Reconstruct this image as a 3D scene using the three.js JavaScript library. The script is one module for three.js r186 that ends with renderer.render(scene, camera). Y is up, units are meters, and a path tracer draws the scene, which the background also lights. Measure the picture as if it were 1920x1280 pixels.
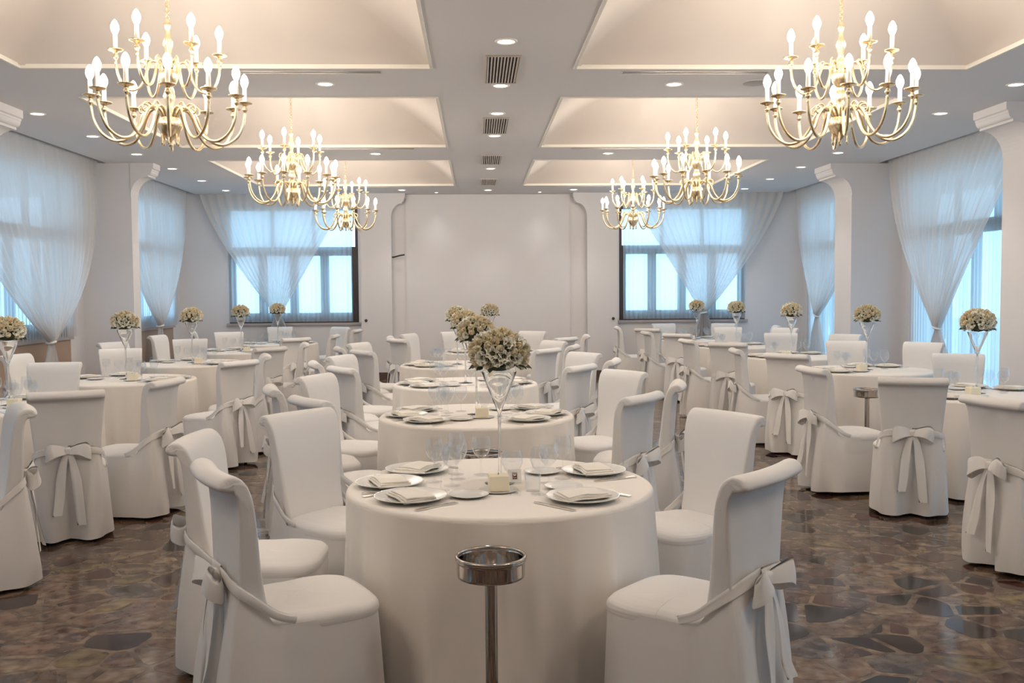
import * as THREE from 'three';
import { mergeGeometries } from 'three/addons/utils/BufferGeometryUtils.js';
import { RoundedBoxGeometry } from 'three/addons/geometries/RoundedBoxGeometry.js';
import { ImprovedNoise } from 'three/addons/math/ImprovedNoise.js';

// ---------------------------------------------------------------- camera, sky, exposure
const scene = new THREE.Scene();
const camera = new THREE.PerspectiveCamera(39.2, 1.5, 0.05, 200);
camera.position.set(0, 1.6, 0);
camera.rotation.set(-0.0517, -0.0376, -0.0074, 'YXZ');
camera.updateMatrixWorld();
const renderer = new THREE.WebGLRenderer({ antialias: true });
renderer.toneMapping = THREE.LinearToneMapping;
renderer.toneMappingExposure = 1.0;
renderer.shadowMap.enabled = true;
scene.background = new THREE.Color().setRGB(0.36, 0.68, 1.0);   // even overcast sky
scene.backgroundIntensity = 4.0;
const BULB = 0.30, SPOT = 2.8;                                   // radiant intensity of one candle bulb and of one downlight
const WARM = new THREE.Color().setRGB(1.0, 0.885, 0.76), SPOTCOL = new THREE.Color().setRGB(1.0, 0.98, 0.97);

// ---------------------------------------------------------------- helpers
let seed = 7;
const rnd = () => { seed = (seed * 1664525 + 1013904223) >>> 0; return seed / 4294967296; };
const rr = (a, b) => a + (b - a) * rnd();
const V = (x, y, z) => new THREE.Vector3(x, y, z);
const lerp = (a, b, t) => a + (b - a) * t, clamp = (x, a, b) => Math.min(b, Math.max(a, x));
const sstep = (a, b, x) => { const t = clamp((x - a) / (b - a), 0, 1); return t * t * (3 - 2 * t); };
const D2R = Math.PI / 180;
const noise = new ImprovedNoise();
const used = new Map();
function numbered(n) { const k = used.get(n) || 0; used.set(n, k + 1); return k ? `${n}_${String(k).padStart(3, '0')}` : n; }
function shadow(o) { o.castShadow = true; o.receiveShadow = true; return o; }
function mesh(name, geo, mat, parent) { const m = shadow(new THREE.Mesh(geo, mat)); m.name = name; if (parent) parent.add(m); return m; }
function tag(o, label, category, group, kind) { o.userData.label = label; if (category) o.userData.category = category; if (group) o.userData.group = group; if (kind) o.userData.kind = kind; return o; }
function thing(name, label, category, pos = [0, 0, 0], turn = 0, group) {
  const g = new THREE.Group(); g.name = numbered(name); g.position.set(...pos); g.rotation.y = turn; scene.add(g);
  return tag(g, label, category, group);
}
function single(name, geo, mat, label, category, pos = [0, 0, 0], turn = 0, group) {
  const m = mesh(numbered(name), geo, mat, scene); m.position.set(...pos); m.rotation.y = turn; return tag(m, label, category, group);
}
function struct(name, geo, mat, label, category) { const m = mesh(name, geo, mat, scene); return tag(m, label, category, null, 'structure'); }
function box(x0, x1, y0, y1, z0, z1) { const g = new THREE.BoxGeometry(x1 - x0, y1 - y0, z1 - z0); g.translate((x0 + x1) / 2, (y0 + y1) / 2, (z0 + z1) / 2); return boxUV(g); }
function boxUV(g) {            // uv in metres from position and normal
  const p = g.attributes.position, n = g.attributes.normal, u = new Float32Array(p.count * 2);
  for (let i = 0; i < p.count; i++) {
    const ax = Math.abs(n.getX(i)), ay = Math.abs(n.getY(i)), az = Math.abs(n.getZ(i));
    if (ay >= ax && ay >= az) { u[2 * i] = p.getX(i); u[2 * i + 1] = p.getZ(i); } else if (ax >= az) { u[2 * i] = p.getZ(i); u[2 * i + 1] = p.getY(i); } else { u[2 * i] = p.getX(i); u[2 * i + 1] = p.getY(i); }
  }
  g.setAttribute('uv', new THREE.BufferAttribute(u, 2)); return g;
}
const merge = (l) => mergeGeometries(l.map((g) => { const q = g.index ? g.toNonIndexed() : g; for (const k of Object.keys(q.attributes)) if (!['position', 'normal', 'uv'].includes(k)) q.deleteAttribute(k); return q; }), false);
// grid surface: f(i/nu, j/nv) -> [x,y,z]; uv in metres-ish
function grid(nu, nv, f, su = 1, sv = 1) {
  const P = [], U = [], I = [];
  for (let j = 0; j <= nv; j++) for (let i = 0; i <= nu; i++) { P.push(...f(i / nu, j / nv)); U.push(i / nu * su, j / nv * sv); }
  for (let j = 0; j < nv; j++) for (let i = 0; i < nu; i++) { const a = j * (nu + 1) + i, b = a + 1, c = a + nu + 1, d = c + 1; I.push(a, b, d, a, d, c); }
  const g = new THREE.BufferGeometry(); g.setAttribute('position', new THREE.Float32BufferAttribute(P, 3)); g.setAttribute('uv', new THREE.Float32BufferAttribute(U, 2)); g.setIndex(I); g.computeVertexNormals(); return g;
}
function seamNormals(g, nu, nv) {  // smooth the seam of a grid closed in u
  const n = g.attributes.normal; for (let j = 0; j <= nv; j++) { const a = j * (nu + 1), b = a + nu, v = V(n.getX(a) + n.getX(b), n.getY(a) + n.getY(b), n.getZ(a) + n.getZ(b)).normalize(); n.setXYZ(a, v.x, v.y, v.z); n.setXYZ(b, v.x, v.y, v.z); } return g;
}
const lathe = (pts, seg = 24) => new THREE.LatheGeometry(pts.map((p) => new THREE.Vector2(p[0], p[1])), seg);
const tube = (pts, r, seg = 20, rad = 6, closed = false) => new THREE.TubeGeometry(new THREE.CatmullRomCurve3(pts, closed), seg, r, rad, closed);
// ribbon of cloth along points, width along wdir(t), 2.5 mm thick
function ribbon(pts, wdir, width, n = 16, th = 0.0025) {
  const c = new THREE.CatmullRomCurve3(pts); const rows = [];
  for (let i = 0; i <= n; i++) { const t = i / n, p = c.getPoint(t), tg = c.getTangent(t), w = wdir(t).clone().normalize(), nn = new THREE.Vector3().crossVectors(tg, w).normalize(), h = width(t) / 2; rows.push([p, w, nn, h]); }
  const q = 8, f = (u, v) => { const k = Math.round(v * n), [p, w, nn, h] = rows[k], s = Math.round(u * q); const a = s % q; const off = [[-1, 1], [-0.5, 1], [0, 1], [0.5, 1], [1, 1], [0.4, -1], [-0.2, -1], [-0.8, -1]][a]; const x = p.clone().addScaledVector(w, off[0] * h).addScaledVector(nn, off[1] * th / 2 + (1 - off[0] * off[0]) * 0.004); return [x.x, x.y, x.z]; };
  return grid(q, n, f, 0.1, 0.4);
}

// ---------------------------------------------------------------- textures and materials
function noiseTex(n, fn, srgb, rep) {
  const d = new Uint8Array(n * n * 4);
  for (let y = 0; y < n; y++) for (let x = 0; x < n; x++) { const c = fn(x / n, y / n), o = (y * n + x) * 4; d[o] = c[0] * 255; d[o + 1] = c[1] * 255; d[o + 2] = c[2] * 255; d[o + 3] = 255; }
  const t = new THREE.DataTexture(d, n, n); t.wrapS = t.wrapT = THREE.RepeatWrapping; t.magFilter = THREE.LinearFilter; t.minFilter = THREE.LinearFilter; if (srgb) t.colorSpace = THREE.SRGBColorSpace; if (rep) t.repeat.set(rep, rep); t.needsUpdate = true; return t;
}
// tileable fractal noise
function fbm(u, v, f, oct, z = 0) { let s = 0, a = 0.5, n = 0; for (let o = 0; o < oct; o++) { const x = u * f, y = v * f; const w = (X, Y) => noise.noise(X, Y, z + o * 7.3); const fx = u, fy = v; s += a * (w(x, y) * (1 - fx) * (1 - fy) + w(x - f, y) * fx * (1 - fy) + w(x, y - f) * (1 - fx) * fy + w(x - f, y - f) * fx * fy); n += a; a *= 0.5; f *= 2; } return s / n; }
const wrinkle = noiseTex(256, (u, v) => { const k = clamp(0.5 + 0.9 * fbm(u, v, 4, 3, 1.5), 0, 1); return [k, k, k]; }, false, 1.6);
const plaster = noiseTex(256, (u, v) => { const k = clamp(0.5 + 0.7 * fbm(u, v, 10, 4, 4.5), 0, 1); return [k, k, k]; }, false, 0.7);
const stoneMap = noiseTex(512, (u, v) => { const a = fbm(u, v, 5, 4, 2.2), b = fbm(u + 0.3, v, 14, 3, 9.1); const k = clamp(0.80 + 0.75 * a + 0.50 * b, 0.22, 1); return [k, clamp(k + 0.16 * b - 0.02, 0, 1), clamp(k + 0.22 * b - 0.12 * a - 0.03, 0, 1)]; }, true, 1.1);
const rgb = (r, g, b) => new THREE.Color().setRGB(r, g, b);
const M = {
  cover: new THREE.MeshPhysicalMaterial({ color: rgb(0.785, 0.765, 0.745), roughness: 0.9, bumpMap: wrinkle, bumpScale: 0.006, side: THREE.DoubleSide }),
  cloth: new THREE.MeshPhysicalMaterial({ color: rgb(0.81, 0.765, 0.71), roughness: 0.85, bumpMap: wrinkle, bumpScale: 0.003, side: THREE.DoubleSide }),
  sash: new THREE.MeshPhysicalMaterial({ color: rgb(0.81, 0.79, 0.765), roughness: 0.75, side: THREE.DoubleSide }),
  napkin: new THREE.MeshStandardMaterial({ color: rgb(0.82, 0.775, 0.70), roughness: 0.9, bumpMap: wrinkle, bumpScale: 0.001 }),
  wall: new THREE.MeshStandardMaterial({ color: rgb(0.73, 0.71, 0.715), roughness: 0.85, bumpMap: plaster, bumpScale: 0.0015 }),
  ceil: new THREE.MeshStandardMaterial({ color: rgb(0.74, 0.72, 0.72), roughness: 0.9, bumpMap: plaster, bumpScale: 0.0015 }),
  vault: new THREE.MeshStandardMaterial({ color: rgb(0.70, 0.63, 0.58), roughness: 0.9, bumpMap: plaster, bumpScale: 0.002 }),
  trim: new THREE.MeshStandardMaterial({ color: rgb(0.86, 0.82, 0.74), roughness: 0.6 }),
  dado: new THREE.MeshStandardMaterial({ color: rgb(0.40, 0.29, 0.22), roughness: 0.6, bumpMap: plaster, bumpScale: 0.001 }),
  skirting: new THREE.MeshStandardMaterial({ color: rgb(0.10, 0.055, 0.045), roughness: 0.35 }),
  frame: new THREE.MeshStandardMaterial({ color: rgb(0.035, 0.026, 0.026), roughness: 0.45 }),
  sill: new THREE.MeshStandardMaterial({ color: rgb(0.42, 0.37, 0.36), roughness: 0.4 }),
  pane: new THREE.MeshPhysicalMaterial({ color: rgb(0.97, 0.99, 0.98), roughness: 0.02, transmission: 1, thickness: 0, ior: 1.5 }),
  net: new THREE.MeshPhysicalMaterial({ color: rgb(0.93, 0.94, 0.96), roughness: 0.76, transmission: 0.90, thickness: 0, ior: 1.1, specularIntensity: 0.2, side: THREE.DoubleSide }),
  sheer: new THREE.MeshPhysicalMaterial({ color: rgb(0.86, 0.845, 0.835), roughness: 0.78, transmission: 0.60, thickness: 0, ior: 1.1, specularIntensity: 0.2, side: THREE.DoubleSide }),
  grout: new THREE.MeshPhysicalMaterial({ color: rgb(0.25, 0.185, 0.135), roughness: 0.13, map: stoneMap }),
  brass: new THREE.MeshStandardMaterial({ color: rgb(0.92, 0.75, 0.50), metalness: 1, roughness: 0.27 }),
  bulb: new THREE.MeshStandardMaterial({ color: rgb(1, 1, 1), emissive: rgb(1.0, 0.90, 0.72), emissiveIntensity: 9, roughness: 0.4 }),
  candle: new THREE.MeshPhysicalMaterial({ color: rgb(0.93, 0.88, 0.78), roughness: 0.5 }),
  chrome: new THREE.MeshStandardMaterial({ color: rgb(0.52, 0.475, 0.435), metalness: 1, roughness: 0.10 }),
  silver: new THREE.MeshStandardMaterial({ color: rgb(0.80, 0.78, 0.74), metalness: 1, roughness: 0.2 }),
  grille: new THREE.MeshStandardMaterial({ color: rgb(0.62, 0.56, 0.50), metalness: 1, roughness: 0.32 }),
  dark: new THREE.MeshStandardMaterial({ color: rgb(0.03, 0.027, 0.025), roughness: 0.7 }),
  speaker: new THREE.MeshStandardMaterial({ color: rgb(0.40, 0.385, 0.37), roughness: 0.8 }),
  sheet: new THREE.MeshStandardMaterial({ color: rgb(0.42, 0.42, 0.42), metalness: 0.6, roughness: 0.55 }),
  lamp: new THREE.MeshStandardMaterial({ color: rgb(1, 1, 1), emissive: rgb(1.0, 0.95, 0.88), emissiveIntensity: 7, roughness: 0.5 }),
  porcelain: new THREE.MeshPhysicalMaterial({ color: rgb(0.80, 0.79, 0.755), roughness: 0.22, clearcoat: 0.5, clearcoatRoughness: 0.08 }),
  glass: new THREE.MeshPhysicalMaterial({ color: rgb(0.97, 0.975, 0.98), roughness: 0.02, transmission: 1, thickness: 0, ior: 1.5, side: THREE.DoubleSide }),
  vase: new THREE.MeshPhysicalMaterial({ color: rgb(0.97, 0.98, 0.98), roughness: 0.02, transmission: 1, thickness: 0.01, ior: 1.45 }),
  rose: new THREE.MeshPhysicalMaterial({ color: rgb(0.87, 0.80, 0.61), roughness: 0.75, side: THREE.DoubleSide }),
  roseWarm: new THREE.MeshPhysicalMaterial({ color: rgb(0.87, 0.75, 0.54), roughness: 0.75, side: THREE.DoubleSide }),
  lisi: new THREE.MeshPhysicalMaterial({ color: rgb(0.87, 0.845, 0.74), roughness: 0.75, side: THREE.DoubleSide }),
  eye: new THREE.MeshStandardMaterial({ color: rgb(0.09, 0.075, 0.03), roughness: 0.8 }),
  leaf: new THREE.MeshStandardMaterial({ color: rgb(0.030, 0.045, 0.022), roughness: 0.55, side: THREE.DoubleSide }),
  moss: new THREE.MeshStandardMaterial({ color: rgb(0.05, 0.055, 0.03), roughness: 0.95 }),
  ivory: new THREE.MeshPhysicalMaterial({ color: rgb(0.86, 0.78, 0.60), roughness: 0.6 }),
  wood: new THREE.MeshStandardMaterial({ color: rgb(0.11, 0.065, 0.04), roughness: 0.5 }),
  paper: new THREE.MeshStandardMaterial({ color: rgb(0.86, 0.85, 0.82), roughness: 0.8 }),
  pavement: new THREE.MeshStandardMaterial({ color: rgb(0.55, 0.54, 0.52), roughness: 0.9 }),
  knob: new THREE.MeshStandardMaterial({ color: rgb(0.03, 0.025, 0.025), roughness: 0.4 }),
};

// ---------------------------------------------------------------- room. Depth d in front of the camera is z = -d.
const HC = 3.433, CX = 0.24, XL = -5.5, XR = 6.25, BW = 18.1, ROOF = 4.12, FW = -3.2;
// --- floor: crazy paving, each stone a slab proud of the joint
{
  const f = mesh('floor', box(XL - 0.3, XR + 0.3, -0.25, -0.0007, -BW - 0.7, -FW + 0.3), M.grout, scene);
  tag(f, 'polished crazy paving floor of brown, grey and reddish marble pieces', 'floor', null, 'structure');
  const cs = 0.165, x0 = XL, x1 = XR, z0 = -0.6, z1 = BW + 0.3, sx = 1.18;
  const nx = Math.ceil((x1 - x0) / (cs * sx)), nz = Math.ceil((z1 - z0) / cs), S = [];
  for (let j = 0; j < nz; j++) for (let i = 0; i < nx; i++) S.push([x0 + (i + 0.5 + rr(-0.58, 0.58)) * cs * sx, z0 + (j + 0.5 + rr(-0.58, 0.58)) * cs, rnd() < 0.16]);
  // a few sites vanish so that some stones are larger
  const at = (i, j) => (i < 0 || j < 0 || i >= nx || j >= nz ? null : S[j * nx + i]);
  const stones = [];
  for (let j = 0; j < nz; j++) for (let i = 0; i < nx; i++) {
    const s = at(i, j); if (s[2]) continue;
    let poly = [[s[0] - 0.6, s[1] - 0.6], [s[0] + 0.6, s[1] - 0.6], [s[0] + 0.6, s[1] + 0.6], [s[0] - 0.6, s[1] + 0.6]];
    for (let b = -3; b <= 3; b++) for (let a = -3; a <= 3; a++) {
      if (!a && !b) continue; const t = at(i + a, j + b); if (!t || t[2]) continue;
      const dx = t[0] - s[0], dz = t[1] - s[1], L = Math.hypot(dx, dz), gap = 0.009 + 0.006 * ((i * 7 + j * 13 + a + b) % 3), mx = s[0] + dx * (0.5 - gap / L), mz = s[1] + dz * (0.5 - gap / L);
      const out = []; for (let k = 0; k < poly.length; k++) { const p = poly[k], q = poly[(k + 1) % poly.length], dp = (p[0] - mx) * dx + (p[1] - mz) * dz, dq = (q[0] - mx) * dx + (q[1] - mz) * dz; if (dp <= 0) out.push(p); if ((dp < 0) !== (dq < 0)) { const u = dp / (dp - dq); out.push([p[0] + (q[0] - p[0]) * u, p[1] + (q[1] - p[1]) * u]); } }
      poly = out; if (poly.length < 3) break;
    }
    poly = poly.map(([x, z]) => [clamp(x, XL + 0.01, XR - 0.01), clamp(z, z0, BW - 0.01)]);
    // cut the corners once: broken, rounded edges
    const r = []; for (let k = 0; k < poly.length; k++) { const p = poly[k], q = poly[(k + 1) % poly.length]; const L = Math.hypot(q[0] - p[0], q[1] - p[1]); if (L < 0.012) continue; const c = 0.10; r.push([p[0] + (q[0] - p[0]) * c, p[1] + (q[1] - p[1]) * c], [p[0] + (q[0] - p[0]) * (1 - c), p[1] + (q[1] - p[1]) * (1 - c)]); }
    if (r.length < 4) continue;
    stones.push({ c: s, poly: r });
  }
  const cols = [[0.30, 0.21, 0.15], [0.36, 0.27, 0.195], [0.26, 0.17, 0.125], [0.20, 0.125, 0.095], [0.060, 0.036, 0.033], [0.042, 0.034, 0.033], [0.15, 0.066, 0.052], [0.31, 0.235, 0.125], [0.21, 0.175, 0.155], [0.33, 0.225, 0.175]];
  const weight = [0, 0, 0, 1, 1, 2, 2, 2, 3, 3, 4, 4, 5, 6, 6, 7, 8, 9, 9, 1];
  const mats = cols.map((c) => c.map((q) => q * 0.86)).map((c) => new THREE.MeshPhysicalMaterial({ color: rgb(...c), roughness: 0.09, map: stoneMap, specularIntensity: 1 }));
  const rest = new THREE.MeshPhysicalMaterial({ color: rgb(1, 1, 1), roughness: 0.09, map: stoneMap, vertexColors: true });
  const slab = (st, col) => {
    const P = [], N = [], U = [], C = [], n = st.poly.length, y = st.y, cx = st.poly.reduce((a, p) => a + p[0], 0) / n, cz = st.poly.reduce((a, p) => a + p[1], 0) / n, ou = rr(0, 1), ov = rr(0, 1);
    const pu = (x, yy, z, nx_, ny, nz_) => { P.push(x, yy, -z); N.push(nx_, ny, nz_); U.push(x + ou, z + ov); if (col) C.push(...col); };
    for (let k = 0; k < n; k++) { const p = st.poly[k], q = st.poly[(k + 1) % n]; const e = Math.hypot(q[0] - p[0], q[1] - p[1]) || 1, ex = (q[1] - p[1]) / e, ez = (q[0] - p[0]) / e;
      pu(cx, y, cz, 0, 1, 0); pu(p[0], y, p[1], 0, 1, 0); pu(q[0], y, q[1], 0, 1, 0);
      pu(p[0], y, p[1], ex, 0, ez); pu(p[0], -0.004, p[1], ex, 0, ez); pu(q[0], -0.004, q[1], ex, 0, ez); pu(p[0], y, p[1], ex, 0, ez); pu(q[0], -0.004, q[1], ex, 0, ez); pu(q[0], y, q[1], ex, 0, ez); }
    const g = new THREE.BufferGeometry(); g.setAttribute('position', new THREE.Float32BufferAttribute(P, 3)); g.setAttribute('normal', new THREE.Float32BufferAttribute(N, 3)); g.setAttribute('uv', new THREE.Float32BufferAttribute(U, 2)); if (col) g.setAttribute('color', new THREE.Float32BufferAttribute(C, 3)); return g;
  };
  const pv = V(0, 0, 0);
  for (const st of stones) {
    st.y = 0; st.k = weight[Math.floor(rnd() * weight.length)];
    const [cx, cz] = st.c; let A = 0; for (let k = 0; k < st.poly.length; k++) { const p = st.poly[k], q = st.poly[(k + 1) % st.poly.length]; A += p[0] * q[1] - p[1] * q[0]; }
    pv.set(cx, 0, -cz).project(camera); const inView = cz > 1.5 && Math.abs(pv.x) < 1.03 && Math.abs(pv.y) < 1.05;
    const under = [[0.1, 4.2], [0, 6.6], [-3.6, 7.5], [4.03, 7.55]].some(([tx, tz]) => Math.hypot(cx - tx, cz - tz) < 0.62);
    st.score = inView && !under ? Math.abs(A) / (cz * cz * cz) : -1;
  }
  stones.sort((a, b) => b.score - a.score);
  const left = [];
  stones.forEach((st, i) => { if (i < 300 && st.score > 0) mesh(i ? `stone_${String(i).padStart(3, '0')}` : 'stone', slab(st), mats[st.k], f); else left.push(slab(st, cols[st.k].map((q) => q * 0.86))); });
  const m = mesh('far_stones', mergeGeometries(left, false), rest, f); m.userData.kind = 'stuff'; m.userData.label = 'the remaining marble pieces of the paving';
}
// --- ceiling slab with coffer openings, duct openings and a pocket along the curtains
const coffX = [[-3.663, -0.333], [0.822, 4.133]], coffD = [[0.53, 3.66], [4.85, 7.977], [9.127, 12.236], [13.434, 16.62]];
const grilles = [[4, 7.53, 8.50], [3, 10.19, 11.17], [2, 12.95, 13.85], [1, 15.65, 16.55]], slots = [];
for (const s of [0, 1]) coffD.slice(1).forEach(([, d1], k) => slots.push([s, k, d1, s ? CX + 1.0 : CX - 2.25, s ? CX + 2.25 : CX - 1.0, d1 + 0.14]));
// open-bottomed sheet metal duct above an opening, in the opening's own axes
const duct = (w, l, h) => merge([box(-w / 2 - 0.004, -w / 2, 0, h, -l / 2, l / 2), box(w / 2, w / 2 + 0.004, 0, h, -l / 2, l / 2), box(-w / 2, w / 2, 0, h, -l / 2 - 0.004, -l / 2), box(-w / 2, w / 2, 0, h, l / 2, l / 2 + 0.004), box(-w / 2, w / 2, h, h + 0.004, -l / 2, l / 2)]);
{
  const s = new THREE.Shape(); const pts = [[-5.13, FW], [5.88, FW], [5.88, 17.93], [2.75, 17.93], [2.75, 18.2], [-2.2, 18.2], [-2.2, 17.93], [-5.13, 17.93]];
  pts.forEach(([x, d], i) => (i ? s.lineTo(x, d) : s.moveTo(x, d)));
  for (const [a, b] of coffX) for (const [c, e] of coffD) { const h = new THREE.Path(); h.moveTo(a, c); h.lineTo(a, e); h.lineTo(b, e); h.lineTo(b, c); h.closePath(); s.holes.push(h); }
  const cut = (a, b, c, e) => { const h = new THREE.Path(); h.moveTo(a, c); h.lineTo(a, e); h.lineTo(b, e); h.lineTo(b, c); h.closePath(); s.holes.push(h); };
  for (const [, d0, d1] of grilles) cut(0.235 - 0.128, 0.235 + 0.128, d0 + 0.012, d1 - 0.012);
  for (const [, , , x0, x1, d] of slots) cut(x0 + 0.01, x1 - 0.01, d - 0.04, d + 0.04);
  const g = new THREE.ExtrudeGeometry(s, { depth: 0.06, bevelEnabled: false }); g.rotateX(-Math.PI / 2); g.translate(0, HC, 0);   // shape y (depth) -> -z
  const c = struct('ceiling', boxUV(g), M.ceil, 'pale grey plaster ceiling with six vaulted coffers between flat bands', 'ceiling');
  mesh('roof_slab', box(XL - 0.3, XR + 0.3, ROOF, ROOF + 0.2, -18.7, -FW + 0.3), M.ceil, c);
  const prof = (q) => 0.52 * (1 - (1 - clamp(q / 1.15, 0, 1)) ** 2);
  for (const [a, b] of coffX) for (const [c0, c1] of coffD) {
    const n = 40; const g2 = grid(n, n, (u, v) => { const x = lerp(a, b, u), d = lerp(c0, c1, v), q = Math.min(x - a, b - x, d - c0, c1 - d); return [x, HC + 0.014 + prof(q), -d]; }, b - a, c1 - c0);
    mesh('vault', g2, M.vault, c);
    const t = 0.024, y0 = HC - 0.008, y1 = HC + 0.026;
    mesh('coffer_moulding', merge([box(a, b, y0, y1, -c0 - t, -c0), box(a, b, y0, y1, -c1, -c1 + t), box(a, a + t, y0, y1, -c1 + t, -c0 - t), box(b - t, b, y0, y1, -c1 + t, -c0 - t)]), M.trim, c);
  }
}
// --- walls with openings
function wallWithHoles(name, len0, len1, holes, place, label, mat = M.wall, y1 = ROOF) {   // holes [u0,u1,y0,y1]; place(u0,u1,y0,y1) -> geometry
  const hs = [...holes].sort((a, b) => a[0] - b[0]), parts = []; let u = len0;
  for (const [a, b, c, d] of hs) { parts.push(place(u, a, 0, y1)); if (c > 0.001) parts.push(place(a, b, 0, c)); parts.push(place(a, b, d, y1)); u = b; }
  parts.push(place(u, len1, 0, y1)); return struct(name, merge(parts), mat, label, 'wall');
}
const winL = [[1.2, 4.4], [5.4, 8.9], [10.2, 13.15], [14.75, 17.55]], winR = [[1.2, 4.4], [5.6, 8.9], [10.35, 13.4], [14.75, 17.55]], winB = [[-4.60, -2.19], [2.72, 5.13]];
const SILL = 1.05, HEAD = 3.2, TRANS = 2.42;
wallWithHoles('wall_left', FW, BW + 0.3, winL.map(([a, b]) => [a, b, SILL, HEAD]), (a, b, c, d) => box(XL - 0.3, XL, c, d, -b, -a), 'left long wall of pale plaster with curtained windows');
wallWithHoles('wall_right', FW, BW + 0.3, winR.map(([a, b]) => [a, b, 0.06, HEAD]), (a, b, c, d) => box(XR, XR + 0.3, c, d, -b, -a), 'right long wall of pale plaster with curtained glazed doors');
wallWithHoles('wall_back', XL - 0.3, XR + 0.3, [...winB.map(([a, b]) => [a, b, SILL, HEAD])], (a, b, c, d) => box(a, b, c, d, -BW - 0.3, -BW), 'pale lavender grey end wall with two windows');
struct('trim_20', box(-1.29, 1.78, 0, HC - 0.01, -BW, -BW + 0.03), M.wall, 'plain smooth raised panel of the end wall between the two pillars', 'panel');
struct('wall_front', box(XL - 0.3, XR + 0.3, 0, ROOF, -FW, -FW + 0.3), M.wall, 'plain wall behind the viewer', 'wall');
for (const [a, b] of winL) { const m = mesh('dado', box(XL, XL + 0.03, 0.12, SILL - 0.03, -b, -a), M.dado, scene.getObjectByName('wall_left')); m.userData.label = 'brown panel below the window'; }
struct('baseboard_back', merge([box(XL, -1.9, 0, 0.12, -BW, -BW + 0.02), box(2.45, XR, 0, 0.12, -BW, -BW + 0.02), box(-1.29, 1.78, 0, 0.12, -BW + 0.03, -BW + 0.05)]), M.skirting, 'dark reddish brown skirting along the end wall', 'skirting');
struct('baseboard_left', box(XL, XL + 0.03, 0, 0.12, -BW, -FW), M.skirting, 'dark reddish brown skirting along the left wall', 'skirting');
struct('terrace', box(-40, 40, -0.5, -0.26, -60, 30), M.pavement, 'pale paved ground outside the windows', 'ground');
struct('added_shade_roof_left', box(XL - 3.5, XL - 0.3, 3.3, 3.42, -BW + 1.0, -FW), M.wall, 'unseen overhang added outside the left windows to shade them', 'roof').name = 'added_shade_roof';  // unseen slab, added to cut the sky light on the left curtains
struct('added_shade_roof_001', box(XR + 0.3, XR + 2.3, 3.3, 3.42, -BW + 1.0, -FW), M.wall, 'unseen overhang added outside the right doors to shade them', 'roof');  // shorter unseen slab, added to dim the sky behind the right curtains
// --- pillars with bracket capitals (profile in x, extruded along depth)
function pillar(name, xf, xw, d0, d1, dir, label, wide) {   // xf = face towards the room, xw = wall side, dir = direction of the room
  const g = tag(new THREE.Group(), label, 'pillar', 'pillars with bracket capitals', 'structure'); g.name = name; scene.add(g);
  const lo = Math.min(xf, xw), hi = Math.max(xf, xw);
  mesh('shaft', box(lo, hi, 0, HC, -d1, -d0), M.wall, g);
  mesh('plinth', box(lo - (dir < 0 ? 0.015 : 0), hi + (dir > 0 ? 0.015 : 0), 0, 0.12, -d1 - 0.0, -d0 + 0.015), M.skirting, g);
  const s = new THREE.Shape(); const w = wide; s.moveTo(0, HC - 0.46); for (let i = 0; i <= 10; i++) { const t = i / 10 * Math.PI / 2; s.lineTo(w * 0.72 * (1 - Math.cos(t)), HC - 0.46 + 0.27 * Math.sin(t)); }
  s.lineTo(w * 0.78, HC - 0.19); s.lineTo(w * 0.78, HC - 0.165); for (let i = 1; i <= 6; i++) { const q = i / 6 * Math.PI / 2; s.lineTo(w * (0.78 + 0.14 * Math.sin(q)), HC - 0.165 + 0.06 * (1 - Math.cos(q))); } s.lineTo(w * 0.94, HC - 0.105); s.lineTo(w * 0.94, HC - 0.085); s.lineTo(w, HC - 0.075); s.lineTo(w, HC + 0.002); s.lineTo(0, HC + 0.002); s.closePath();
  const e = new THREE.ExtrudeGeometry(s, { depth: d1 - d0 + 0.03, bevelEnabled: false }); if (dir < 0) { e.scale(-1, 1, 1); const ix = e.attributes.position; for (let i = 0; i < ix.count; i += 3) { for (const k of ['position', 'normal', 'uv']) { const A = e.attributes[k], n = A.itemSize; for (let c = 0; c < n; c++) { const p = A.array[(i + 1) * n + c]; A.array[(i + 1) * n + c] = A.array[(i + 2) * n + c]; A.array[(i + 2) * n + c] = p; } } } e.computeVertexNormals(); }
  e.translate(xf, 0, -d1 - 0.015); mesh('capital', boxUV(e), M.wall, g); return g;
}
pillar('pillar', -4.80, XL, 13.68, 13.95, 1, 'pale pillar against the left wall with a curved bracket capital', 0.32);
pillar('pillar_001', 5.50, XR, 13.88, 14.52, -1, 'pale pillar against the right wall nearer the end wall', 0.32);
pillar('pillar_002', 5.55, XR, 9.35, 9.95, -1, 'pale pillar against the right wall at the picture edge', 0.32);
pillar('pillar_003', -4.80, XL, 9.2, 9.8, 1, 'pale pillar against the left wall nearest the viewer', 0.32);
pillar('pillar_004', -1.55, -2.12, 17.88, 18.1, 1, 'pale end wall pillar beside the left end window', 0.26);
pillar('pillar_005', 2.09, 2.66, 17.88, 18.1, -1, 'pale end wall pillar beside the right end window', 0.26);

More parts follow.
